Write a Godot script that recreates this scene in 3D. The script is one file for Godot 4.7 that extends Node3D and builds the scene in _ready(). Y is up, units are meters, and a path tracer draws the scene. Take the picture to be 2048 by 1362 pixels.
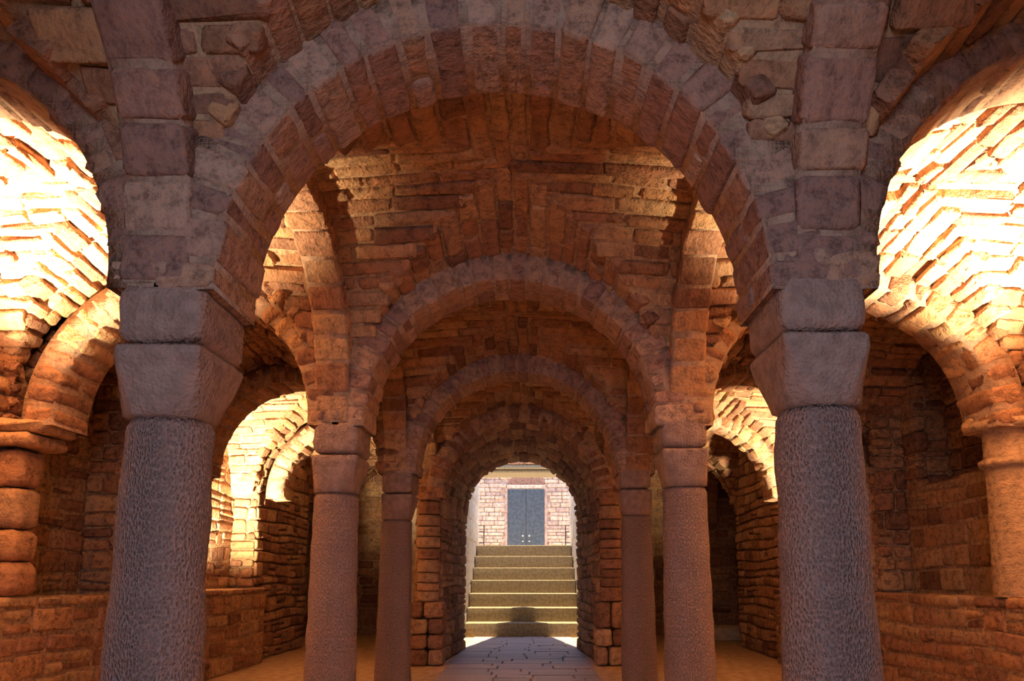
extends Node3D
# A vaulted stone crypt: three aisles of groin vaults on columns, a stair up to daylight at the far end.
# x to the right, y up, the crypt runs along -z. Z below is the distance down the crypt (z = -Z).

var rng := RandomNumberGenerator.new()
var tpl := {}
var rubble := []
var block := []
var pale := []
var M := {}
const COLZ := [0.30, 2.60, 4.90, 7.15, 9.40]
const COUNTS := false
const SPRING := 1.97

func P(x, y, d) -> Vector3:
	return Vector3(x, y, -d)

# ------------------------------------------------------------------ tagging
func tag(o, label, category, group = ""):
	o.set_meta("label", label)
	o.set_meta("category", category)
	if group != "":
		o.set_meta("group", group)
	return o

func struct(o, label = ""):
	o.set_meta("kind", "structure")
	if label != "":
		o.set_meta("label", label)
		o.set_meta("category", "masonry")
	return o

func thing(called, at, label, category, group = ""):
	var o := Node3D.new()
	o.name = called
	add_child(o, true)
	o.position = at
	return tag(o, label, category, group)

# ------------------------------------------------------------------ mesh builders
func template(n):
	if tpl.has(n):
		return tpl[n]
	var co := []
	match n:
		1: co = [-1.0, 1.0]
		2: co = [-1.0, 0.0, 1.0]
		3: co = [-1.0, -0.9, 0.9, 1.0]
		4: co = [-1.0, -0.9, 0.0, 0.9, 1.0]
		5: co = [-1.0, -0.9, -0.3, 0.3, 0.9, 1.0]
		_: co = [-1.0, -0.9, -0.5, -0.17, 0.17, 0.5, 0.9, 1.0]
	var m: int = co.size() - 1
	var pts := PackedVector3Array()
	var ids := {}
	var tris := PackedInt32Array()
	for face in 6:
		var ax: int = face / 2
		var side: int = 0 if face % 2 == 0 else m
		var bx: int = (ax + 1) % 3
		var cx: int = (ax + 2) % 3
		for i in m:
			for j in m:
				var q := []
				for o in [[0, 0], [1, 0], [1, 1], [0, 1]]:
					var k := [0, 0, 0]
					k[ax] = side
					k[bx] = i + o[0]
					k[cx] = j + o[1]
					var key: int = k[0] + 20 * k[1] + 400 * k[2]
					if not ids.has(key):
						ids[key] = pts.size()
						pts.append(Vector3(co[k[0]], co[k[1]], co[k[2]]))
					q.append(ids[key])
				# clockwise as seen from outside
				if side == 0:
					tris.append_array(PackedInt32Array([q[0], q[1], q[2], q[0], q[2], q[3]]))
				else:
					tris.append_array(PackedInt32Array([q[0], q[2], q[1], q[0], q[3], q[2]]))
	tpl[n] = [pts, tris]
	return tpl[n]

# a hewn stone inside the hexahedron with corners c[x + 2y + 4z]; bevel and roughness in metres
func stone_mesh(c: Array, n: int, bev: float, rough: float) -> ArrayMesh:
	var t = template(n)
	var up: PackedVector3Array = t[0]
	var tris: PackedInt32Array = t[1]
	var c0: Vector3 = c[0]; var c1: Vector3 = c[1]; var c2: Vector3 = c[2]; var c3: Vector3 = c[3]
	var c4: Vector3 = c[4]; var c5: Vector3 = c[5]; var c6: Vector3 = c[6]; var c7: Vector3 = c[7]
	var b := Vector3(minf(0.3, 2.0 * bev / maxf(c0.distance_to(c1), 0.01)), minf(0.3, 2.0 * bev / maxf(c0.distance_to(c2), 0.01)), minf(0.3, 2.0 * bev / maxf(c0.distance_to(c4), 0.01)))
	var mirrored := (c1 - c0).cross(c2 - c0).dot(c4 - c0) < 0.0
	var pos := PackedVector3Array()
	pos.resize(up.size())
	for i in up.size():
		var p: Vector3 = up[i]
		# the ring next to an edge stands at the bevel, so faces stay flat
		if absf(absf(p.x) - 0.9) < 0.01: p.x = signf(p.x) * (1.0 - 1.9 * b.x)
		if absf(absf(p.y) - 0.9) < 0.01: p.y = signf(p.y) * (1.0 - 1.9 * b.y)
		if absf(absf(p.z) - 0.9) < 0.01: p.z = signf(p.z) * (1.0 - 1.9 * b.z)
		var ex := absf(p.x) > 0.99
		var ey := absf(p.y) > 0.99
		var ez := absf(p.z) > 0.99
		var cnt := int(ex) + int(ey) + int(ez)
		if cnt >= 2:
			var k := 0.7 if cnt == 2 else 1.25
			if ex: p.x *= 1.0 - b.x * k
			if ey: p.y *= 1.0 - b.y * k
			if ez: p.z *= 1.0 - b.z * k
		var fx := (p.x + 1.0) * 0.5
		var fy := (p.y + 1.0) * 0.5
		var fz := (p.z + 1.0) * 0.5
		var w := c0.lerp(c1, fx).lerp(c2.lerp(c3, fx), fy).lerp(c4.lerp(c5, fx).lerp(c6.lerp(c7, fx), fy), fz)
		if rough > 0.0:
			w += Vector3(rng.randf() - 0.5, rng.randf() - 0.5, rng.randf() - 0.5) * (2.0 * rough)
		pos[i] = w
	return finish(pos, tris, mirrored)

func finish(pos: PackedVector3Array, tris: PackedInt32Array, mirrored := false) -> ArrayMesh:
	var nor := PackedVector3Array()
	nor.resize(pos.size())
	var idx := tris.duplicate()
	for i in range(0, tris.size(), 3):
		var a := tris[i]
		var b := tris[i + 1]
		var c := tris[i + 2]
		if mirrored:
			idx[i + 1] = c
			idx[i + 2] = b
			b = idx[i + 1]
			c = idx[i + 2]
		var f := (pos[c] - pos[a]).cross(pos[b] - pos[a])
		nor[a] += f
		nor[b] += f
		nor[c] += f
	for i in nor.size():
		nor[i] = nor[i].normalized() if nor[i].length_squared() > 0.0 else Vector3.UP
	var arr := []
	arr.resize(Mesh.ARRAY_MAX)
	arr[Mesh.ARRAY_VERTEX] = pos
	arr[Mesh.ARRAY_NORMAL] = nor
	arr[Mesh.ARRAY_INDEX] = idx
	var m := ArrayMesh.new()
	m.add_surface_from_arrays(Mesh.PRIMITIVE_TRIANGLES, arr)
	return m

func inst(parent, called, mesh, mat):
	var o := MeshInstance3D.new()
	o.mesh = mesh
	o.material_override = mat
	var count: int = parent.get_meta("n_" + called, 0) if parent != self else 0
	if parent != self:
		parent.set_meta("n_" + called, count + 1)
		o.name = called if count == 0 else "%s_%03d" % [called, count]
		parent.add_child(o)
	else:
		o.name = called
		add_child(o, true)
	return o

func stone(parent, called, c, mat, n := 3, bev := 0.015, rough := 0.006):
	return inst(parent, called, stone_mesh(c, n, bev, rough), mat)

func hexa(a: Vector3, b: Vector3) -> Array:
	var r := []
	for i in 8:
		r.append(Vector3(b.x if i & 1 else a.x, b.y if i & 2 else a.y, b.z if i & 4 else a.z))
	return r

func box_mesh(a: Vector3, b: Vector3, bev := 0.0) -> ArrayMesh:
	var st := SurfaceTool.new()
	if bev > 0.0:
		return stone_mesh(hexa(a, b), 3, bev, 0.0)
	st.begin(Mesh.PRIMITIVE_TRIANGLES)
	var bm := BoxMesh.new()
	bm.size = (b - a).abs()
	st.append_from(bm, 0, Transform3D(Basis(), (a + b) * 0.5))
	return st.commit()

# rows x cols of points as one smooth sheet; closed joins the last column to the first
func sheet(rows: Array, closed := false) -> ArrayMesh:
	var pos := PackedVector3Array()
	var tris := PackedInt32Array()
	var nc: int = rows[0].size()
	for r in rows:
		for p in r:
			pos.append(p)
	for i in rows.size() - 1:
		for j in (nc if closed else nc - 1):
			var k := (j + 1) % nc
			var a := i * nc + j
			var b := i * nc + k
			var c := (i + 1) * nc + k
			var d := (i + 1) * nc + j
			tris.append_array(PackedInt32Array([a, c, b, a, d, c]))
	return finish(pos, tris)

# ------------------------------------------------------------------ materials
func grain(seed_, size, freq, kind, octaves) -> Image:
	var nz := FastNoiseLite.new()
	nz.seed = seed_
	nz.noise_type = kind
	nz.frequency = freq
	nz.fractal_type = FastNoiseLite.FRACTAL_FBM
	nz.fractal_octaves = octaves
	nz.fractal_gain = 0.55
	return nz.get_seamless_image(size, size)

func blend(parts: Array, size: int) -> PackedFloat32Array:
	var v := PackedFloat32Array()
	v.resize(size * size)
	for p in parts:
		var data: PackedByteArray = p[0].get_data()
		var w: float = p[1] / 255.0
		for i in v.size():
			v[i] += data[i] * w
	return v

func height_tex(v: PackedFloat32Array, size: int) -> ImageTexture:
	var bytes := PackedByteArray()
	bytes.resize(size * size)
	for i in v.size():
		bytes[i] = int(clampf(v[i], 0.0, 1.0) * 255.0)
	return ImageTexture.create_from_image(Image.create_from_data(size, size, false, Image.FORMAT_L8, bytes))

func colour_tex(v: PackedFloat32Array, w: PackedFloat32Array, size: int, lo: Color, mid: Color, hi: Color, tint: Color) -> ImageTexture:
	var bytes := PackedByteArray()
	bytes.resize(size * size * 3)
	for i in v.size():
		var t := clampf((v[i] - 0.22) / 0.56, 0.0, 1.0)
		var c := lo.lerp(mid, t * 2.0) if t < 0.5 else mid.lerp(hi, t * 2.0 - 1.0)
		c = c.lerp(tint, clampf((w[i] - 0.55) * 3.0, 0.0, 0.6))
		bytes[i * 3] = int(clampf(c.r, 0, 1) * 255)
		bytes[i * 3 + 1] = int(clampf(c.g, 0, 1) * 255)
		bytes[i * 3 + 2] = int(clampf(c.b, 0, 1) * 255)
	return ImageTexture.create_from_image(Image.create_from_data(size, size, false, Image.FORMAT_RGB8, bytes))

func mat(lin: Color, tex, relief, scale, depth, rough := 0.92, offset := Vector3.ZERO) -> StandardMaterial3D:
	var m := StandardMaterial3D.new()
	m.albedo_color = lin.linear_to_srgb()
	m.albedo_texture = tex
	m.roughness = rough
	m.metallic_specular = 0.3
	m.uv1_triplanar = true
	m.uv1_world_triplanar = true
	m.uv1_scale = Vector3.ONE * scale
	m.uv1_offset = offset
	if relief:
		m.heightmap_enabled = true
		m.heightmap_texture = relief
		m.heightmap_scale = depth
	return m

func plain(lin: Color, rough := 0.6, metal := 0.0) -> StandardMaterial3D:
	var m := StandardMaterial3D.new()
	m.albedo_color = lin.linear_to_srgb()
	m.roughness = rough
	m.metallic = metal
	return m

func make_materials():
	var S := 512
	var a := grain(3, S, 0.012, FastNoiseLite.TYPE_SIMPLEX, 6)
	var b := grain(7, S, 0.05, FastNoiseLite.TYPE_SIMPLEX, 4)
	var c := grain(11, S, 0.16, FastNoiseLite.TYPE_SIMPLEX, 2)
	var d := grain(19, S, 0.035, FastNoiseLite.TYPE_CELLULAR, 3)
	var e := grain(23, S, 0.09, FastNoiseLite.TYPE_CELLULAR, 1)
	var va := blend([[a, 0.5], [b, 0.3], [c, 0.2]], S)
	var vb := blend([[b, 0.6], [a, 0.4]], S)
	var vc := blend([[e, 0.45], [c, 0.35], [b, 0.2]], S)
	var hs := height_tex(blend([[a, 0.35], [d, 0.35], [b, 0.2], [c, 0.1]], S), S)
	var hp := height_tex(blend([[e, 0.6], [b, 0.2], [c, 0.2]], S), S)
	var hf := height_tex(blend([[a, 0.6], [c, 0.4]], S), S)
	var ts := colour_tex(va, vb, S, Color(0.62, 0.58, 0.56), Color(0.88, 0.86, 0.84), Color(1, 1, 0.98), Color(0.95, 0.84, 0.72))
	var tp := colour_tex(vc, va, S, Color(0.60, 0.57, 0.57), Color(0.85, 0.83, 0.83), Color(1, 1, 1), Color(0.92, 0.80, 0.74))
	var tf := colour_tex(blend([[a, 0.75], [c, 0.25]], S), vb, S, Color(0.82, 0.8, 0.78), Color(0.92, 0.91, 0.9), Color(1, 1, 1), Color(0.96, 0.93, 0.88))
	var tones := [Color(0.62, 0.365, 0.215), Color(0.54, 0.305, 0.19), Color(0.68, 0.43, 0.26), Color(0.45, 0.255, 0.165), Color(0.58, 0.385, 0.26), Color(0.35, 0.195, 0.14), Color(0.70, 0.48, 0.30), Color(0.52, 0.295, 0.205)]
	for i in tones.size():
		rubble.append(mat(tones[i], ts, hs, 1.4, 2.2, 0.93, Vector3(0.13, 0.37, 0.71) * i))
	var bt := [Color(0.56, 0.37, 0.30), Color(0.50, 0.31, 0.26), Color(0.61, 0.43, 0.35), Color(0.41, 0.26, 0.23), Color(0.59, 0.39, 0.29)]
	for i in bt.size():
		block.append(mat(bt[i], ts, hs, 1.6, 1.8, 0.92, Vector3(0.31, 0.17, 0.53) * i))
	M.mortar = mat(Color(0.62, 0.44, 0.30), ts, hs, 2.1, 1.6)
	M.lime = mat(Color(0.56, 0.41, 0.33), ts, hs, 2.1, 1.4)
	M.shaft = mat(Color(0.53, 0.385, 0.345), tp, hp, 2.6, 2.4, 0.88)
	M.shaft.uv1_scale = Vector3(2.9, 1.5, 2.9)
	M.capital = mat(Color(0.43, 0.305, 0.268), tf, hp, 1.7, 1.2, 0.9)
	M.earth = mat(Color(0.62, 0.43, 0.27), tf, hf, 0.9, 0.5, 0.9)
	for i in 3:
		pale.append(mat([Color(0.72, 0.64, 0.52), Color(0.66, 0.58, 0.46), Color(0.77, 0.69, 0.57)][i], tf, hf, 1.1, 0.6, 0.9, Vector3.ONE * 0.3 * i))
	M.step = mat(Color(0.33, 0.26, 0.155), tf, hf, 1.8, 0.4, 0.85)
	M.paver = []
	for i in 4:
		M.paver.append(mat([Color(0.60, 0.53, 0.51), Color(0.66, 0.57, 0.54), Color(0.54, 0.49, 0.49), Color(0.62, 0.54, 0.53)][i], tp, hf, 1.5, 0.5, 0.42, Vector3.ONE * 0.21 * i))
	M.brick = []
	for i in 5:
		M.brick.append(mat([Color(0.80, 0.57, 0.42), Color(0.75, 0.52, 0.38), Color(0.82, 0.60, 0.45), Color(0.60, 0.43, 0.34), Color(0.79, 0.57, 0.41)][i], ts, hs, 0.9, 1.2))
	M.render = mat(Color(0.80, 0.58, 0.43), ts, hf, 0.6, 0.8)
	M.iron = plain(Color(0.03, 0.028, 0.026), 0.5, 0.6)
	M.door = mat(Color(0.085, 0.10, 0.11), tf, hf, 1.0, 0.2, 0.5)
	M.brass = plain(Color(0.75, 0.62, 0.45), 0.3, 0.9)
	M.housing = plain(Color(0.05, 0.05, 0.05), 0.5, 0.2)
	M.glow = plain(Color(0.9, 0.8, 0.6), 0.4)
	M.glow.emission_enabled = true
	M.glow.emission = Color(1.0, 0.88, 0.68)
	M.glow.emission_energy_multiplier = 4.0

func pick(list):
	return list[rng.randi() % list.size()]

# ------------------------------------------------------------------ masonry
# an arch of separate voussoirs; u: along the span, w: along the depth
func arch(parent, centre: Vector3, u: Vector3, w: Vector3, r: float, t: float, hw: float, count: int, mats, n := 3, two := 0.4, phi0 := 0.0, phi1 := PI, ry := 0.0, bev := 0.010, rough := 0.004, bed := 0.008):
	var rise := ry if ry > 0.0 else r
	var pt := func(phi: float, rad: float, d: float) -> Vector3:
		return centre + u * (cos(phi) * (r + rad)) + Vector3.UP * (sin(phi) * (rise + rad)) + w * d
	var cuts := [phi0]
	for i in range(1, count):
		cuts.append(phi0 + (phi1 - phi0) * (i + rng.randf_range(-0.18, 0.18)) / count)
	cuts.append(phi1)
	var g := 0.005 / r
	for i in count:
		var a: float = cuts[i] + g
		var b: float = cuts[i + 1] - g
		var pieces := [[-hw, hw]]
		if rng.randf() < two:
			var s := rng.randf_range(-0.3, 0.3) * hw
			pieces = [[-hw, s - 0.005], [s + 0.005, hw]]
		for q in pieces:
			var lo := rng.randf_range(-0.008, 0.008)
			var e0 := rng.randf_range(-0.008, 0.008) if q[0] == -hw else 0.0
			var e1 := rng.randf_range(-0.008, 0.008) if q[1] == hw else 0.0
			var c := []
			for k in 8:
				c.append(pt.call(b if k & 1 else a, t if k & 2 else lo, (q[1] + e1) if k & 4 else (q[0] + e0)))
			stone(parent, "voussoir", c, pick(mats), n, bev, rough)
	# the mortar bed the stones sit in, set back from their faces
	var rows := []
	for i in count * 2 + 1:
		var phi := phi0 + (phi1 - phi0) * i / (count * 2.0)
		rows.append([pt.call(phi, bed, -hw + bed), pt.call(phi, bed, hw - bed), pt.call(phi, t, hw - bed), pt.call(phi, t, -hw + bed)])
	inst(parent, "mortar_bed", sheet(rows, true), M.lime)

# coursed stones on a flat face; keep(u, v) says whether a stone centred there belongs
func courses(parent, origin: Vector3, u: Vector3, v: Vector3, nrm: Vector3, length: float, high: float, mats, size := Vector4(0.08, 0.16, 0.14, 0.36), proud := 0.015, keep = null, n := 3, depth := 0.08, called := "stone", joint := 0.008, rough := 0.007):
	var y := 0.0
	while y < high - 0.02:
		var h := rng.randf_range(size.x, size.y)
		if y + h > high - size.x * 0.6:
			h = high - y
		var x := -rng.randf_range(0.0, size.z)
		while x < length - 0.01:
			var l := rng.randf_range(size.z, size.w)
			var a := maxf(x, 0.0)
			var b := minf(x + l, length)
			if length - b < size.z * 0.5:
				b = length
			x = b if b == length else x + l
			if b - a < 0.03 or (keep != null and not keep.call((a + b) * 0.5, y + h * 0.5)):
				continue
			var bands := [[y, y + h]]
			if called == "stone" and h > 0.13 and rng.randf() < 0.3:
				var cut := y + h * rng.randf_range(0.4, 0.6)
				bands = [[y, cut], [cut, y + h]]
			for q in bands:
				var out := proud + rng.randf_range(-0.8, 1.0) * proud * 0.8
				var j := joint
				var c := []
				for k in 8:
					var uu := (b - j) if k & 1 else (a + j)
					var vv: float = (q[1] - j) if k & 2 else (q[0] + j)
					if called == "stone":
						vv += 0.016 * sin(uu * 3.1 + vv * 6.0) * clampf(vv / 0.15, 0.0, 1.0) * clampf((high - vv) / 0.15, 0.0, 1.0)
					uu += rng.randf_range(-1, 1) * j * 1.5
					vv += rng.randf_range(-1, 1) * j * 1.0
					c.append(origin + u * uu + v * vv + nrm * ((out + rng.randf_range(-1, 1) * proud * 0.45) if k & 4 else -depth))
				stone(parent, called, c, pick(mats), n, minf(0.011, h * 0.12), rough)
		y += h

func vault_height(xh: float, zh: float, rx: float, rz: float, dome: float) -> float:
	var h1 := rx * sqrt(maxf(0.0, 1.0 - xh * xh))
	var h2 := rz * sqrt(maxf(0.0, 1.0 - zh * zh))
	return SPRING + maxf(h1, h2) + dome * maxf(0.0, 1.0 - xh * xh) * maxf(0.0, 1.0 - zh * zh)

# a groin vault over x0..x1, za..zb; its webs are laid in courses of thin slabs
func vault(parent, x0: float, x1: float, za: float, zb: float, rx: float, rz: float, dome: float, lim_lo := 1.0, lim_hi := 1.0, proud := 0.02, n := 3, strip := 0.085, piece := Vector2(0.16, 0.42), rough := 0.005):
	var cx := (x0 + x1) * 0.5
	var hx := (x1 - x0) * 0.5
	var cz := (za + zb) * 0.5
	var hz := (zb - za) * 0.5
	for web in 2:
		var hs := hz if web == 0 else hx      # the way the courses step
		var hl := hx if web == 0 else hz      # the way they run
		var t := -1.45
		while t < 1.45:
			var dt := rng.randf_range(0.75, 1.25) * strip / ((rz if web == 0 else rx) * 0.5 + hs * 0.5)
			var t0 := t
			var t1 := minf(t + dt, 1.46)
			t = t1
			var edge := absf(sin((t0 + t1) * 0.5))
			for side in [-1.0, 1.0]:
				var lim := 1.0
				if web == 0:
					lim = lim_lo if side < 0 else lim_hi
				var s := edge - rng.randf_range(0.0, 0.05)
				s = maxf(s, 0.0)
				while s < lim - 0.015:
					var l := rng.randf_range(piece.x, piece.y) / hl
					var s1 := minf(s + l, lim)
					if lim - s1 < 0.07:
						s1 = lim
					var out := proud * rng.randf_range(0.1, 1.6)
					var g := 0.006
					var c := []
					for k in 8:
						var ss := (s1 - g / hl) if k & 1 else (s + g / hl)
						var tt := (t1 - g) if k & 2 else (t0 + g)
						ss = side * (ss + rng.randf_range(-1, 1) * 0.014)
						tt += rng.randf_range(-1, 1) * 0.012
						var sn := sin(tt)
						var xh := ss if web == 0 else sn
						var zh := sn if web == 0 else ss
						var rr := rz if web == 0 else rx
						var y := SPRING + rr * cos(tt) + dome * maxf(0.0, 1.0 - xh * xh) * maxf(0.0, 1.0 - zh * zh)
						var off := (out + rng.randf_range(-1, 1) * proud * 0.4) if k & 4 else -0.07
						var p := P(cx + xh * hx, y, cz + zh * hz)
						if web == 0:
							p += Vector3(0, -cos(tt), sin(tt)) * off
						else:
							p += Vector3(-sin(tt), -cos(tt), 0) * off
						c.append(p)
					stone(parent, "vault_stone", c, pick(rubble), n, 0.009, rough)
					s = s1

func vault_bed(called, x0: float, x1: float, za: float, zb: float, rx: float, rz: float, dome: float, lim_lo := 1.0, lim_hi := 1.0):
	var rows := []
	for i in 37:
		var row := []
		for j in 37:
			var xh := lerpf(-lim_lo, lim_hi, i / 36.0)
			var zh := lerpf(-1.0, 1.0, j / 36.0)
			row.append(P((x0 + x1) * 0.5 + xh * (x1 - x0) * 0.5, vault_height(xh, zh, rx, rz, dome) + 0.004, (za + zb) * 0.5 + zh * (zb - za) * 0.5))
		rows.append(row)
	var o = inst(self, called, sheet(rows), M.mortar)
	return o

func ring(cx: float, cz: float, y: float, hx: float, hz: float, chamfer: float) -> Array:
	# a rectangle whose corners are cut back by chamfer, 24 points
	var pts := []
	var c := [[hx, -hz + chamfer], [hx, hz - chamfer], [hx - chamfer, hz], [-hx + chamfer, hz], [-hx, hz - chamfer], [-hx, -hz + chamfer], [-hx + chamfer, -hz], [hx - chamfer, -hz]]
	for i in 8:
		for k in 3:
			var f := k / 3.0
			pts.append(Vector3(cx + lerpf(c[i][0], c[(i + 1) % 8][0], f), y, cz + lerpf(c[i][1], c[(i + 1) % 8][1], f)))
	return pts

func shaft_mesh(h: float, r0: float, r1: float, seed_: int, lean: Vector2) -> ArrayMesh:
	var nz := FastNoiseLite.new()
	nz.seed = seed_
	nz.frequency = 4.0
	nz.fractal_octaves = 4
	var rows := []
	var nr := 56
	for i in nr + 1:
		var f := i / float(nr)
		var y := h * f
		var r := lerpf(r0, r1, pow(f, 0.8))
		if f > 0.985:
			r -= 0.012
		var row := []
		for j in 48:
			var a := TAU * j / 48.0
			var p := Vector3(cos(a) * r, y, sin(a) * r)
			var d := 1.0 + nz.get_noise_3dv(p) * 0.07
			row.append(Vector3(p.x * d + lean.x * (1 - f), y, p.z * d + lean.y * (1 - f)))
		rows.append(row)
	var top := []
	for j in 48:
		top.append(Vector3(0, h, 0))
	rows.append(top)
	return sheet(rows, true)

func column(x: float, d: float, top: float, fine: int, label: String):
	var o = thing("stone_column", P(x, 0, d), label, "column", "columns of the nave arcade")
	var shift := -signf(x) * 0.026   # the capitals lean in towards the nave
	inst(o, "shaft", shaft_mesh(top, 0.166, 0.138, int(d * 10) + int(x > 0), Vector2(0.0, 0.0)), M.shaft)
	# the lower capital: a block whose corners are cut back towards the round shaft
	var nz := FastNoiseLite.new()
	nz.seed = int(d * 7) + int(x > 0)
	nz.frequency = 5.0
	var rows := []
	var prof := [[0.0, 0.10, 0.12, 0.055], [0.008, 0.124, 0.150, 0.068], [0.05, 0.129, 0.160, 0.062], [0.12, 0.134, 0.178, 0.038], [0.18, 0.139, 0.192, 0.018], [0.215, 0.140, 0.196, 0.014], [0.228, 0.134, 0.188, 0.014], [0.229, 0.02, 0.02, 0.005]]
	for p in prof:
		var row := []
		for q in ring(0, 0, top + p[0], p[1], p[2], p[3]):
			var k: float = 1.0 + 0.05 * nz.get_noise_3dv(q)
			row.append(Vector3(q.x * k + shift * p[0] / 0.23, q.y, q.z * k))
		row.reverse()
		rows.append(row)
	inst(o, "capital", sheet(rows, true), M.capital)
	# the upper capital block
	var y0 := top + 0.234
	var y1 := top + 0.43
	var c := []
	for k in 8:
		var w := Vector2(0.142, 0.205) if k & 2 else Vector2(0.140, 0.198)
		c.append(Vector3(shift + (w.x if k & 1 else -w.x), y1 if k & 2 else y0, w.y if k & 4 else -w.y))
	stone(o, "impost", c, M.capital, fine + 1, 0.018, 0.004)
	# the levelling course of small stones above it
	var xs := [-0.142 + shift, -0.05 + shift, 0.04 + shift, 0.142 + shift]
	for i in 3:
		for f in [[0.02, 0.2], [-0.2, 0.01]]:
			stone(o, "levelling_stone", hexa(Vector3(xs[i] + 0.006, y1 + 0.006, f[0]), Vector3(xs[i + 1] - 0.006, top + 0.51 + rng.randf_range(-0.01, 0.01), f[1] + rng.randf_range(-0.01, 0.015))), pick(block), fine, 0.026, 0.006)
	return o

func floodlight(at: Vector3, aim: Vector3, label: String, energy: float, cone: float, tint: Color, group := "floodlights on the wall ledges"):
	var o = thing("floodlight", at, label, "lamp", group)
	var head := Node3D.new()
	var dir := aim.normalized()
	var hb := Basis.looking_at(dir, Vector3.RIGHT if absf(dir.y) > 0.9 else Vector3.UP)
	var hp := Vector3(0, 0.11, 0)
	head.free()
	inst(o, "foot", box_mesh(Vector3(-0.07, 0, -0.05), Vector3(0.07, 0.015, 0.05), 0.004), M.housing)
	for s in [-1.0, 1.0]:
		inst(o, "bracket", box_mesh(Vector3(s * 0.085 - 0.004, 0.012, -0.012), Vector3(s * 0.085 + 0.004, 0.13, 0.012), 0.002), M.housing)
	var body = inst(o, "housing", stone_mesh([Vector3(-0.05, -0.035, 0.045), Vector3(0.05, -0.035, 0.045), Vector3(-0.05, 0.035, 0.045), Vector3(0.05, 0.035, 0.045), Vector3(-0.078, -0.055, -0.03), Vector3(0.078, -0.055, -0.03), Vector3(-0.078, 0.055, -0.03), Vector3(0.078, 0.055, -0.03)], 3, 0.006, 0.0), M.housing)
	body.transform = Transform3D(hb, hp)
	var lens = inst(o, "lamp_glass", box_mesh(Vector3(-0.068, -0.046, -0.036), Vector3(0.068, 0.046, -0.029), 0.002), M.glow)
	lens.transform = Transform3D(hb, hp)
	var l := SpotLight3D.new()
	l.name = "floodlight_beam"
	l.light_color = tint
	l.light_energy = energy
	l.spot_angle = cone
	l.spot_angle_attenuation = 1.0
	l.spot_range = 30.0
	l.spot_attenuation = 2.0
	l.light_size = 0.05
	l.shadow_enabled = true
	o.add_child(l)
	l.transform = Transform3D(hb, hp + dir * 0.05)
	return o

# ------------------------------------------------------------------ the scene
func _ready():
	rng.seed = 20240
	# --- camera: 1555 px focal length on a 2048 x 1362 frame, tilted up, lens shifted
	var cam := Camera3D.new()
	cam.name = "camera"
	add_child(cam)
	cam.position = Vector3(0.122, 1.0, 0.0)
	cam.rotation_degrees = Vector3(8.9, 0, 0)
	cam.projection = Camera3D.PROJECTION_FRUSTUM
	cam.near = 0.05
	cam.far = 100.0
	cam.size = 0.05 * 1362.0 / 1555.0
	cam.frustum_offset = Vector2(-36.0, 230.0) * 0.05 / 1555.0
	cam.current = true
	# --- sky, sun, exposure
	var env := Environment.new()
	env.background_mode = Environment.BG_SKY
	var sm := ProceduralSkyMaterial.new()
	sm.sky_top_color = Color(0.52, 0.63, 0.84)
	sm.sky_horizon_color = Color(0.70, 0.78, 0.90)
	sm.ground_horizon_color = Color(0.5, 0.45, 0.4)
	sm.ground_bottom_color = Color(0.3, 0.26, 0.22)
	sm.sun_angle_max = 2.0
	env.sky = Sky.new()
	env.sky.sky_material = sm
	env.background_energy_multiplier = 3.6
	env.tonemap_mode = Environment.TONE_MAPPER_LINEAR
	env.tonemap_exposure = 1.32
	env.sdfgi_enabled = true
	env.ssao_enabled = true
	env.ssil_enabled = true
	var we := WorldEnvironment.new()
	we.name = "environment"
	we.environment = env
	add_child(we)
	var sun := DirectionalLight3D.new()
	sun.name = "sun"
	sun.light_color = Color(1.0, 0.92, 0.78)
	sun.light_energy = 4.2
	sun.light_angular_distance = 0.6
	sun.shadow_enabled = true
	add_child(sun)
	sun.rotation_degrees = Vector3(-90, 0, 0)
	# daylight that enters by the window behind the viewer
	var win := AreaLight3D.new()
	win.name = "window_daylight"
	win.light_color = Color(0.90, 0.91, 1.0)
	win.light_energy = 4.3
	win.area_size = Vector2(1.3, 1.5)
	win.shadow_enabled = true
	add_child(win)
	win.position = P(0, 1.9, -1.62)

	make_materials()
	build_floor()
	build_vaults()
	build_walls()
	build_end()
	build_stairs()
	build_arches()
	build_columns()
	build_lamps()
	if COUNTS:
		for o in get_children():
			if o.get_child_count() > 250:
				print(o.name, " ", o.get_child_count())
	for o in find_children("*", "", true, false):
		for k in o.get_meta_list():
			if str(k).begins_with("n_"):
				o.remove_meta(k)

func build_floor():
	var f = struct(inst(self, "floor", box_mesh(P(-4.6, -0.3, 14.2), P(4.6, 0.0, -2.4)), M.earth))
	# the paved path down the middle
	var z := 1.0
	while z < 13.2:
		var rowd := rng.randf_range(0.20, 0.30)
		if z + rowd > 13.2:
			rowd = 13.36 - z
		var x := -0.82
		while x < 0.81:
			var w := rng.randf_range(0.34, 0.62)
			var b := minf(x + w, 0.82)
			if 0.82 - b < 0.15:
				b = 0.82
			var lift := rng.randf_range(0.012, 0.018)
			stone(f, "paving_slab", hexa(P(x + 0.004, -0.05, z + rowd - 0.004), P(b - 0.004, lift, z + 0.004)), pick(M.paver), 3, 0.006, 0.0015)
			x = b
		z += rowd

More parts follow.
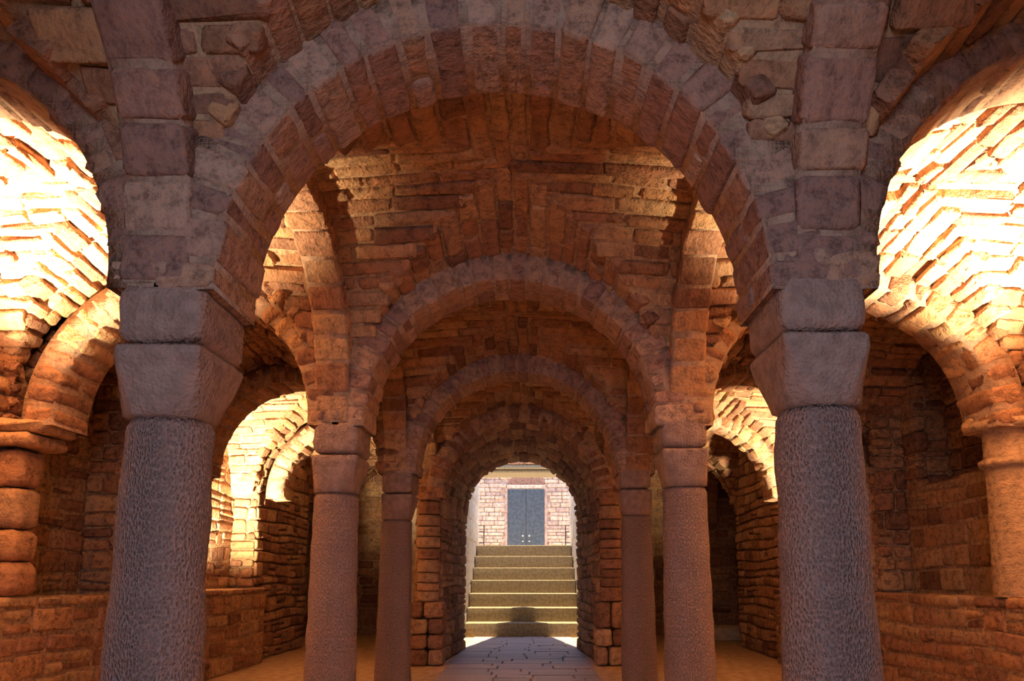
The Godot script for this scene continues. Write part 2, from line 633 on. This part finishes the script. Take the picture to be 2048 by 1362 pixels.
func build_vaults():
	# nave bays
	var n := 0
	for i in 4:
		var za: float = COLZ[i] + 0.06
		var zb: float = COLZ[i + 1] - 0.06
		var c = struct(vault_bed("ceiling" if n == 0 else "ceiling_%03d" % n, -1.03, 1.03, za, zb, 1.06, 1.06, 0.07))
		vault(c, -1.03, 1.03, za, zb, 1.06, 1.06, 0.07, 1.0, 1.0, 0.013, 4 if i == 1 else 3, 0.105, Vector2(0.2, 0.5), 0.005)
		n += 1
	# aisle bays, which run on past the end of the nave
	var az := COLZ + [11.7, 14.0]
	for s in [-1.0, 1.0]:
		for i in 6:
			var za: float = az[i] + 0.06
			var zb: float = az[i + 1] - 0.06
			var x0 := -3.22 if s < 0 else 1.12
			var x1 := -1.12 if s < 0 else 3.22
			if i >= 4:
				x0 = -3.2 if s < 0 else 1.22
				x1 = -1.22 if s < 0 else 3.2
			var wide := 1.27
			var lo := wide if s < 0 else 1.0
			var hi := 1.0 if s < 0 else wide
			var c = struct(vault_bed("ceiling_%03d" % n, x0, x1, za, zb, 0.98, 1.02, 0.06, lo, hi))
			vault(c, x0, x1, za, zb, 0.98, 1.02, 0.06, lo, hi, 0.03 if i <= 2 else 0.02, 4 if i == 1 or i == 2 else 3, 0.1 if i > 0 and i < 4 else 0.14, Vector2(0.18, 0.42), 0.008)
			n += 1
	# the fill over the vaults
	struct(inst(self, "ceiling_%03d" % n, box_mesh(P(-4.6, 3.16, 14.2), P(-1.25, 3.6, -2.4)), M.mortar))
	struct(inst(self, "ceiling_%03d" % (n + 1), box_mesh(P(1.25, 3.16, 14.2), P(4.6, 3.6, -2.4)), M.mortar))
	struct(inst(self, "ceiling_%03d" % (n + 2), box_mesh(P(-1.25, 3.16, 9.6), P(1.25, 3.6, -2.4)), M.mortar))

func build_walls():
	for s in [-1.0, 1.0]:
		var side: String = "left" if s < 0 else "right"
		var inward := Vector3(-s, 0, 0)
		# the low wall with its ledge
		var w = struct(inst(self, "wall_" + side, box_mesh(P(s * 3.05, 0, 9.45), P(s * 3.6, 0.87, -1.6)), M.mortar))
		courses(w, P(s * 3.05, 0, 3.6), Vector3(0, 0, -1), Vector3.UP, inward, 5.85, 0.88, rubble, Vector4(0.10, 0.19, 0.18, 0.42), 0.014, null, 3, 0.10, "stone", 0.007)
		# the recessed wall above it
		var b
		if s < 0:
			b = struct(inst(self, "wall_left_001", box_mesh(P(-3.5, 0.87, 9.5), P(-4.2, 3.2, -1.6)), M.mortar))
		else:
			# this side holds a deep blind window, its sill at 1.78 m
			b = struct(inst(self, "wall_right_001", box_mesh(P(3.5, 0.87, 5.3), P(4.2, 3.2, -1.6)), M.mortar))
			inst(b, "wall_part", box_mesh(P(3.5, 0.87, 9.5), P(4.2, 3.2, 6.75)), M.mortar)
			inst(b, "wall_part", box_mesh(P(3.5, 0.87, 6.75), P(4.2, 1.77, 5.3)), M.mortar)
			inst(b, "window_back", box_mesh(P(3.82, 1.77, 6.75), P(4.2, 3.2, 5.3)), M.mortar)
			courses(b, P(3.8, 1.78, 5.3), Vector3(0, 0, -1), Vector3.UP, inward, 1.45, 1.2, rubble, Vector4(0.1, 0.2, 0.18, 0.36), 0.014)
			courses(b, P(3.5, 1.78, 6.75), Vector3(1, 0, 0), Vector3.UP, Vector3(0, 0, 1), 0.3, 1.2, rubble, Vector4(0.1, 0.2, 0.2, 0.3), 0.014)
			courses(b, P(3.5, 1.78, 5.3), Vector3(0, 0, -1), Vector3(1, 0, 0), Vector3.UP, 1.45, 0.3, rubble, Vector4(0.25, 0.3, 0.2, 0.4), 0.012)
		var j3 := 6.3 if s < 0 else 6.92
		var zs := 4.0
		var keep := func(u: float, v: float) -> bool:
			var zz := zs + u
			var y := 0.88 + v
			if (zz > 4.75 and zz < 5.05) or (zz > j3 and zz < 7.4):
				return false
			if s > 0 and y > 1.78 and zz > 5.3 and zz < 6.75:
				return false
			for i in 4:
				if zz > COLZ[i] and zz < COLZ[i + 1]:
					var zh: float = (zz - (COLZ[i] + COLZ[i + 1]) * 0.5) / ((COLZ[i + 1] - COLZ[i]) * 0.5 - 0.06)
					return y < SPRING + 1.02 * sqrt(maxf(0.0, 1.0 - zh * zh)) + 0.05
			return true
		courses(b, P(s * 3.5, 0.88, zs), Vector3(0, 0, -1), Vector3.UP, inward, 5.5, 2.2, rubble, Vector4(0.10, 0.20, 0.18, 0.42), 0.016, keep)
		# piers between the recesses, and their jambs
		var spans := [[2.35, 2.85], [4.68, 5.12], [j3, 7.42]]
		for k in 3:
			var za: float = spans[k][0]
			var zb: float = spans[k][1]
			var p = struct(inst(self, "wall_%s_%03d" % [side, k + 2], box_mesh(P(s * 3.22, 0.87, zb - 0.02), P(s * 3.6, 3.1, za + 0.02)), M.mortar))
			var near = P(s * 3.2, 0.88, za)
			courses(p, near, Vector3(0, 0, -1), Vector3.UP, inward, zb - za, 2.0, rubble, Vector4(0.1, 0.18, 0.2, 0.4), 0.012)
			courses(p, P(s * 3.2, 0.88, za), Vector3(s, 0, 0), Vector3.UP, Vector3(0, 0, 1), 0.3, 2.0, rubble, Vector4(0.1, 0.18, 0.16, 0.3), 0.012)
			courses(p, P(s * 3.2, 0.88, zb), Vector3(s, 0, 0), Vector3.UP, Vector3(0, 0, -1), 0.3, 2.0, rubble, Vector4(0.1, 0.18, 0.16, 0.3), 0.012)
		# the plain wall beyond the recesses
		var e = struct(inst(self, "wall_%s_005" % side, box_mesh(P(s * 3.22, 0, 11.6), P(s * 4.2, 3.2, 9.47)), M.mortar))
		courses(e, P(s * 3.2, 0, 9.45), Vector3(0, 0, -1), Vector3.UP, inward, 2.15, 3.0, rubble, Vector4(0.09, 0.19, 0.18, 0.4), 0.02)
		courses(e, P(s * 3.2, 0.88, 9.45), Vector3(s, 0, 0), Vector3.UP, Vector3(0, 0, 1), 0.3, 2.1, rubble, Vector4(0.08, 0.17, 0.16, 0.3), 0.022)
		# the far end of the aisle
		var r = struct(inst(self, "wall_%s_006" % side, box_mesh(P(s * 1.2, 0, 14.4), P(s * 4.2, 3.2, 14.0)), M.mortar))
		courses(r, P(s * 1.25, 0, 14.0), Vector3(s, 0, 0), Vector3.UP, Vector3(0, 0, 1), 2.8, 3.0, rubble, Vector4(0.12, 0.22, 0.22, 0.5), 0.018)
		var g = struct(inst(self, "wall_%s_007" % side, box_mesh(P(s * 3.8, 0, 14.2), P(s * 4.4, 3.2, 11.5)), M.mortar))
		courses(g, P(s * 3.8, 0, 11.6), Vector3(0, 0, -1), Vector3.UP, inward, 2.4, 3.0, rubble, Vector4(0.12, 0.22, 0.22, 0.5), 0.018)
	# the wall behind the viewer with its window
	var bw = struct(inst(self, "wall_back", box_mesh(P(-4.2, 0, -1.7), P(-0.7, 3.2, -2.3)), M.mortar))
	inst(bw, "wall_part", box_mesh(P(0.7, 0, -1.7), P(4.2, 3.2, -2.3)), M.mortar)
	inst(bw, "wall_part", box_mesh(P(-0.7, 0, -1.7), P(0.7, 1.1, -2.3)), M.mortar)
	inst(bw, "wall_part", box_mesh(P(-0.7, 2.7, -1.7), P(0.7, 3.2, -2.3)), M.mortar)

func build_end():
	# the nave ends in a splayed passage to the stairs
	for s in [-1.0, 1.0]:
		var side: String = "left" if s < 0 else "right"
		var c := []
		for k in 8:
			var far := k & 4
			var x := 1.25
			if not k & 1:
				x = 0.80 if far else 0.97
			c.append(P(s * x, 2.9 if k & 2 else 0.0, 11.1 if far else 9.42))
		var m = struct(inst(self, "wall_passage_" + side, stone_mesh(c, 1, 0.0, 0.0), M.mortar))
		var a := P(s * 0.955, 0, 9.42)
		var b := P(s * 0.785, 0, 11.1)
		var u := (b - a).normalized()
		var nn := Vector3(-s, 0, 0) - u * Vector3(-s, 0, 0).dot(u)
		courses(m, a, u, Vector3.UP, nn.normalized(), a.distance_to(b), 1.95, rubble, Vector4(0.1, 0.19, 0.18, 0.45), 0.01)
		courses(m, P(s * 0.96, 0, 9.42), Vector3(s, 0, 0), Vector3.UP, Vector3(0, 0, 1), 0.29, 2.4, rubble, Vector4(0.1, 0.19, 0.12, 0.3), 0.012)
		courses(m, P(s * 1.25, 0, 9.42), Vector3(0, 0, -1), Vector3.UP, Vector3(s, 0, 0), 1.7, 2.8, rubble, Vector4(0.14, 0.24, 0.25, 0.5), 0.014)
		# the end pier: a broad base and a rounded half column of single blocks
		var e = thing("end_pier", P(s * 1.07, 0, 9.2), "rounded half column of orange blocks on a broad base, %s of the stair passage" % side, "pier", "piers of the stair passage")
		var bx := Vector3(0, 0, 0)
		var y := 0.0
		while y < 0.70:
			var h := rng.randf_range(0.14, 0.22)
			if 0.72 - y - h < 0.1:
				h = 0.72 - y
			var cut := rng.randf_range(-0.06, 0.06)
			stone(e, "base_stone", hexa(Vector3(-0.2, y + 0.004, -0.22), Vector3(cut - 0.004, y + h - 0.004, 0.12)), pick(rubble), 4, 0.016, 0.006)
			stone(e, "base_stone", hexa(Vector3(cut + 0.004, y + 0.004, -0.22), Vector3(0.2, y + h - 0.004, 0.12)), pick(rubble), 4, 0.016, 0.006)
			y += h
		while y < 1.95:
			var h := rng.randf_range(0.09, 0.17)
			if 2.0 - y - h < 0.08:
				h = 2.0 - y
			var rows := []
			for q in [[0.0, 0.02], [0.005, 0.115], [0.02, 0.128], [h - 0.02, 0.128], [h - 0.005, 0.115], [h - 0.001, 0.02]]:
				var row := []
				for j in 20:
					var an := -TAU * j / 20.0
					row.append(Vector3(cos(an), 0, sin(an)) * (q[1] + rng.randf_range(-0.006, 0.006)) + Vector3(bx.x, y + q[0], -0.02))
				row.reverse()
				rows.append(row)
			inst(e, "pier_block", sheet(rows, true), pick(rubble))
			y += h
		# wall between the passage and the aisle's far bay
		struct(inst(self, "wall_stair_" + side, box_mesh(P(s * 1.02, 0, 14.0), P(s * 1.25, 3.2, 11.1)), M.mortar))
	# the vault over the passage
	var bed := []
	var n := 14
	for j in 7:
		var row := []
		for i in n * 2 + 1:
			var ph := PI * i / (n * 2.0)
			var f := j / 6.0
			var r := lerpf(0.975, 0.80, f)
			row.append(P(cos(ph) * r, lerpf(1.93, 1.85, f) + sin(ph) * (r - 0.0), lerpf(9.42, 11.1, f)))
		bed.append(row)
	var v = struct(inst(self, "ceiling_passage", sheet(bed), M.mortar))
	var f0 := 0.0
	while f0 < 0.98:
		var f1 := minf(f0 + rng.randf_range(0.11, 0.18), 1.0)
		if 1.0 - f1 < 0.08:
			f1 = 1.0
		var ph := 0.0
		while ph < PI - 0.02:
			var p1 := minf(ph + rng.randf_range(0.09, 0.24), PI)
			if PI - p1 < 0.08:
				p1 = PI
			var out := rng.randf_range(0.005, 0.04)
			var c := []
			for k in 8:
				var pp := (p1 - 0.006) if k & 1 else (ph + 0.006)
				var ff := (f1 - 0.004) if k & 2 else (f0 + 0.004)
				if f1 == 1.0 and k & 2:
					ff += rng.randf_range(-0.02, 0.03)
				var r: float = lerpf(0.975, 0.80, ff) - (out if k & 4 else -0.06)
				c.append(P(cos(pp) * r, lerpf(1.93, 1.85, ff) + sin(pp) * r, lerpf(9.42, 11.1, ff)))
			stone(v, "vault_stone", c, pick(rubble), 3, 0.014, 0.008)
			ph = p1
		f0 = f1
	struct(inst(self, "wall_end", box_mesh(P(-1.25, 2.92, 11.1), P(1.25, 3.6, 9.3)), M.mortar))

func build_stairs():
	# the stairwell, open to the sky, and the court above
	for s in [-1.0, 1.0]:
		var side: String = "left" if s < 0 else "right"
		var w = struct(inst(self, "wall_stairwell_" + side, box_mesh(P(s * 1.0, 0, 17.0), P(s * 1.6, 4.2, 11.12)), pale[1]))
		courses(w, P(s * 1.0, 0, 11.15), Vector3(0, 0, -1), Vector3.UP, Vector3(-s, 0, 0), 5.85, 4.2, pale, Vector4(0.32, 0.5, 0.5, 1.1), 0.008, null, 3, 0.1, "ashlar_block", 0.003, 0.003)
	var st = thing("stone_stairs", P(0, 0, 13.4), "broad flight of seven tan stone steps rising from the paved path", "stairs")
	for i in 7:
		var y0 := 0.237 * i
		var z0 := 0.475 * i
		stone(st, "step", hexa(Vector3(-0.98, maxf(0.0, y0 - 0.02), -z0 - 0.60), Vector3(0.98, y0 + 0.235, -z0)), M.step, 4, 0.006, 0.0015)
	struct(inst(self, "floor_stairwell", box_mesh(P(-1.6, -0.3, 17.0), P(1.6, 0.0, 14.2)), M.earth))
	struct(inst(self, "floor_court", box_mesh(P(-6, 1.2, 24.4), P(6, 1.64, 16.8)), pale[2]))
	# the stone cornice that spans the stairwell, in rough courses over two mouldings
	var l = thing("stone_lintel", P(0, 3.53, 19.4), "moulded stone lintel under rough stones spanning over the stairs", "lintel")
	inst(l, "moulding", box_mesh(Vector3(-2.2, 0.0, -0.5), Vector3(2.2, 0.08, 0.5), 0.01), M.step)
	inst(l, "moulding", box_mesh(Vector3(-2.2, 0.085, -0.5), Vector3(2.2, 0.19, 0.62), 0.015), M.step)
	for i in 10:
		var x := -2.2 + 0.44 * i
		stone(l, "rough_stone", hexa(Vector3(x, 0.195, -0.4), Vector3(x + 0.43, rng.randf_range(0.3, 0.36), 0.66)), pick(rubble), 3, 0.02, 0.012)
		stone(l, "rough_stone", hexa(Vector3(x - 0.1, 0.36, -0.4), Vector3(x + 0.32, rng.randf_range(0.5, 0.56), 0.7)), pick(rubble), 3, 0.02, 0.012)
	for s in [-1.0, 1.0]:
		inst(l, "support", box_mesh(Vector3(s * 2.2, -1.8, -0.5), Vector3(s * 2.6, 0.56, 0.6), 0.01), M.render)
	# added slab out of view, shaped to cast a pointed shadow on the lowest steps
	var poly := PackedVector2Array([Vector2(-0.84, 11.1), Vector2(-0.66, 12.1), Vector2(-0.49, 13.3), Vector2(-0.30, 13.62), Vector2(-0.14, 14.05), Vector2(0, 14.3), Vector2(0.14, 14.05), Vector2(0.30, 13.62), Vector2(0.49, 13.3), Vector2(0.66, 12.1), Vector2(0.84, 11.1)])
	var tool := SurfaceTool.new()
	tool.begin(Mesh.PRIMITIVE_TRIANGLES)
	var idx := Geometry2D.triangulate_polygon(poly)
	for h in [3.72, 3.9]:
		for i in idx:
			tool.set_normal(Vector3.UP if h > 3.8 else Vector3.DOWN)
			tool.add_vertex(P(poly[i].x, h, poly[i].y))
	for i in poly.size():
		var a: Vector2 = poly[i]
		var b: Vector2 = poly[(i + 1) % poly.size()]
		var nm := Vector3(a.y - b.y, 0, a.x - b.x).normalized()
		for q in [[a, 3.72], [b, 3.72], [b, 3.9], [a, 3.72], [b, 3.9], [a, 3.9]]:
			tool.set_normal(nm)
			tool.add_vertex(P(q[0].x, q[1], q[0].y))
	struct(inst(self, "trim_1", tool.commit(), pale[0]))
	# the wall and door at the top
	var w = struct(inst(self, "wall_front", box_mesh(P(-6, 1.6, 24.6), P(6, 7.0, 24.05)), M.render))
	var keep := func(u: float, v: float) -> bool:
		var x := u - 2.2
		return not (absf(x) < 0.62 and v < 1.9) and not (absf(x) < 0.6 and v < 2.4)
	courses(w, P(-2.2, 1.62, 24.0), Vector3(1, 0, 0), Vector3.UP, Vector3(0, 0, 1), 4.4, 2.9, M.brick, Vector4(0.09, 0.15, 0.25, 0.6), 0.004, keep, 3, 0.1, "brick", 0.003, 0.002)
	var d = struct(inst(self, "door_1", box_mesh(P(-0.6, 1.64, 24.04), P(0.6, 3.74, 24.0)), M.render))
	for s in [-1.0, 1.0]:
		var leaf = inst(d, "door_leaf", box_mesh(P(s * 0.006, 1.64, 24.0), P(s * 0.555, 3.70, 23.94), 0.006), M.door)
		for y in [2.06, 2.22]:
			var k := SphereMesh.new()
			k.radius = 0.032
			k.height = 0.05
			k.radial_segments = 16
			k.rings = 8
			var kn = inst(leaf, "knob", k, M.brass)
			kn.position = P(s * 0.10, y + 0.03, 23.92)
		inst(d, "jamb", box_mesh(P(s * 0.56, 1.64, 24.05), P(s * 0.66, 3.75, 23.97), 0.008), M.brick[3])
	inst(d, "lintel", box_mesh(P(-0.60, 3.71, 24.05), P(0.60, 3.83, 23.95), 0.01), M.brick[2])
	var arc := []
	for i in 17:
		var ph := PI * i / 16.0
		arc.append(Vector2(cos(ph) * 0.58, sin(ph) * 0.36))
	var rows := []
	for q in [[0.0, 23.965], [0.97, 23.965], [1.0, 23.99], [1.0, 24.1]]:
		var row := []
		for p in arc:
			row.append(P(p.x * q[0], 3.83 + p.y * q[0], q[1]))
		rows.append(row)
	inst(d, "tympanum", sheet(rows), rubble[5])
	for s in [-1.0, 1.0]:
		var side: String = "left" if s < 0 else "right"
		var rl = thing("iron_railing", P(s * 1.08, 1.64, 18.0), "small black iron railing beside the top step, %s of the door" % side, "railing", "railings at the head of the stairs")
		for x in [-0.12, 0.14]:
			inst(rl, "post", box_mesh(Vector3(-s * x - 0.011, 0, -0.011), Vector3(-s * x + 0.011, 0.55, 0.011), 0.002), M.iron)
		for y in [0.54, 0.40, 0.27, 0.14]:
			inst(rl, "rail", box_mesh(Vector3(-0.13, y - 0.008, -0.008), Vector3(0.13, y + 0.008, 0.008), 0.002), M.iron)

func build_arches():
	var U := Vector3.RIGHT
	var W := Vector3(0, 0, -1)
	# across the nave
	var which := ["on the columns behind the viewer", "on the third pair of columns from the stairs", "on the second pair of columns from the stairs", "on the first pair of columns from the stairs", "on the rounded piers at the stair passage"]
	for i in 5:
		var c := P(0, SPRING, COLZ[i] if i < 4 else 9.26)
		var o = thing("transverse_arch", Vector3.ZERO, "round stone arch across the middle aisle, " + which[i], "arch", "arches across the middle aisle")
		arch(o, c, U, W, 0.90, 0.2, 0.2 if i < 4 else 0.15, 26 if i > 0 else 16, block if i < 4 else rubble, 4 if i == 1 else 3, 0.55 if i < 4 else 0.2, -0.05, PI + 0.05)
	# across the side aisles
	var ord_ := ["behind the viewer", "at the third columns from the stairs", "at the second columns from the stairs", "at the first columns from the stairs", "at the stair passage piers"]
	for s in [-1.0, 1.0]:
		var side: String = "left" if s < 0 else "right"
		for i in range(1, 5):
			var o = thing("aisle_arch", Vector3.ZERO, "round rubble arch across the %s aisle, %s" % [side, ord_[i]], "arch", "arches across the side aisles")
			var cx := -2.04 if s < 0 else 2.13
			var r := 0.78 if s < 0 else 0.87
			arch(o, P(cx, SPRING, COLZ[i]), U, W, r, 0.2, 0.2, 22, rubble if i > 1 else block, 4 if i <= 2 else 3, 0.45, -0.05, PI + 0.05, 0.80 if s < 0 else 0.86, 0.016, 0.009)
		# along the arcade
		for i in 4:
			var mid: float = (COLZ[i] + COLZ[i + 1]) * 0.5
			var r: float = (COLZ[i + 1] - COLZ[i]) * 0.5 - 0.2
			var o = thing("arcade_arch", Vector3.ZERO, "round stone arch along the %s arcade, %s bay from the stair passage" % [side, ["fourth", "third", "second", "first"][i]], "arch", "arches along the arcades")
			arch(o, P(s * 1.1, SPRING + 0.05, mid), W, U, r, 0.19, 0.108, 18, block if i == 0 else rubble, 4 if i < 2 else 3, 0.1, -0.08, PI + 0.08, 0.93)

func build_columns():
	var nth := ["fourth", "third", "second", "first"]
	for s in [-1.0, 1.0]:
		var side: String = "left" if s < 0 else "right"
		for i in 4:
			column(s * 1.1, COLZ[i], 1.515 if s < 0 else 1.555, 4 if i < 3 else 3, "pitted stone column with plain tapered capital, %s from the stairs in the %s row" % [nth[i], side])
		# half columns against the wall
		for i in [1, 2, 3]:
			var o = thing("wall_pier", P(s * 3.06, 0.88, COLZ[i]), "%s on the %s wall ledge, level with the %s column from the stairs" % ["block half pier" if s < 0 else "round half column", side, nth[i]], "half column", "half columns on the wall ledges")
			if s < 0:
				var y := 0.0
				while y < 0.9:
					var h := rng.randf_range(0.17, 0.27)
					if 0.92 - y - h < 0.1:
						h = 0.92 - y
					stone(o, "pier_block", hexa(Vector3(-0.16, y + 0.004, -0.12), Vector3(0.04 + rng.randf_range(-0.015, 0.015), y + h - 0.004, 0.13)), pick(rubble), 5, 0.022, 0.006)
					y += h
				for k in 2:
					stone(o, "corbel_stone", hexa(Vector3(-0.16, 0.925 + k * 0.09, -0.2), Vector3(0.12 + k * 0.07, 1.01 + k * 0.09, 0.2)), pick(rubble), 4, 0.02, 0.01)
			else:
				var rows := []
				for q in [[0.0, 0.185], [0.4, 0.175], [0.80, 0.165], [0.815, 0.20], [0.85, 0.205], [0.87, 0.168], [1.04, 0.165], [1.05, 0.22], [1.10, 0.24], [1.12, 0.1]]:
					var row := []
					for j in 28:
						var an := -TAU * j / 28.0
						row.append(Vector3(cos(an), 0, sin(an)) * (q[1] + rng.randf_range(-0.005, 0.005)) + Vector3(0.15, q[0], 0))
					row.reverse()
					rows.append(row)
				inst(o, "shaft", sheet(rows, true), M.mortar)

func build_lamps():
	var sill = thing("stone_step", P(3.35, 0, 13.0), "low pale stone step at the far end of the right aisle", "step")
	stone(sill, "step", hexa(Vector3(-0.42, 0, -0.5), Vector3(0.44, 0.2, 0.35)), pale[0], 3, 0.01, 0.004)
	var warm := Color(1.0, 0.88, 0.68)
	floodlight(P(-3.3, 0.9, 3.75), Vector3(0.34, 1.0, -0.02), "black floodlight on the left ledge, by the third column from the stairs", 95.0, 37.0, warm)
	floodlight(P(3.3, 0.9, 3.75), Vector3(-0.34, 1.0, -0.02), "black floodlight on the right ledge, by the third column from the stairs", 95.0, 37.0, warm)
	floodlight(P(-3.3, 0.9, 7.75), Vector3(0.02, 1.0, -0.85), "black floodlight on the left ledge, by the first column from the stairs", 38.0, 52.0, warm)
	floodlight(P(3.3, 0.9, 7.75), Vector3(-0.02, 1.0, -0.85), "black floodlight on the right ledge, by the first column from the stairs", 26.0, 52.0, warm)
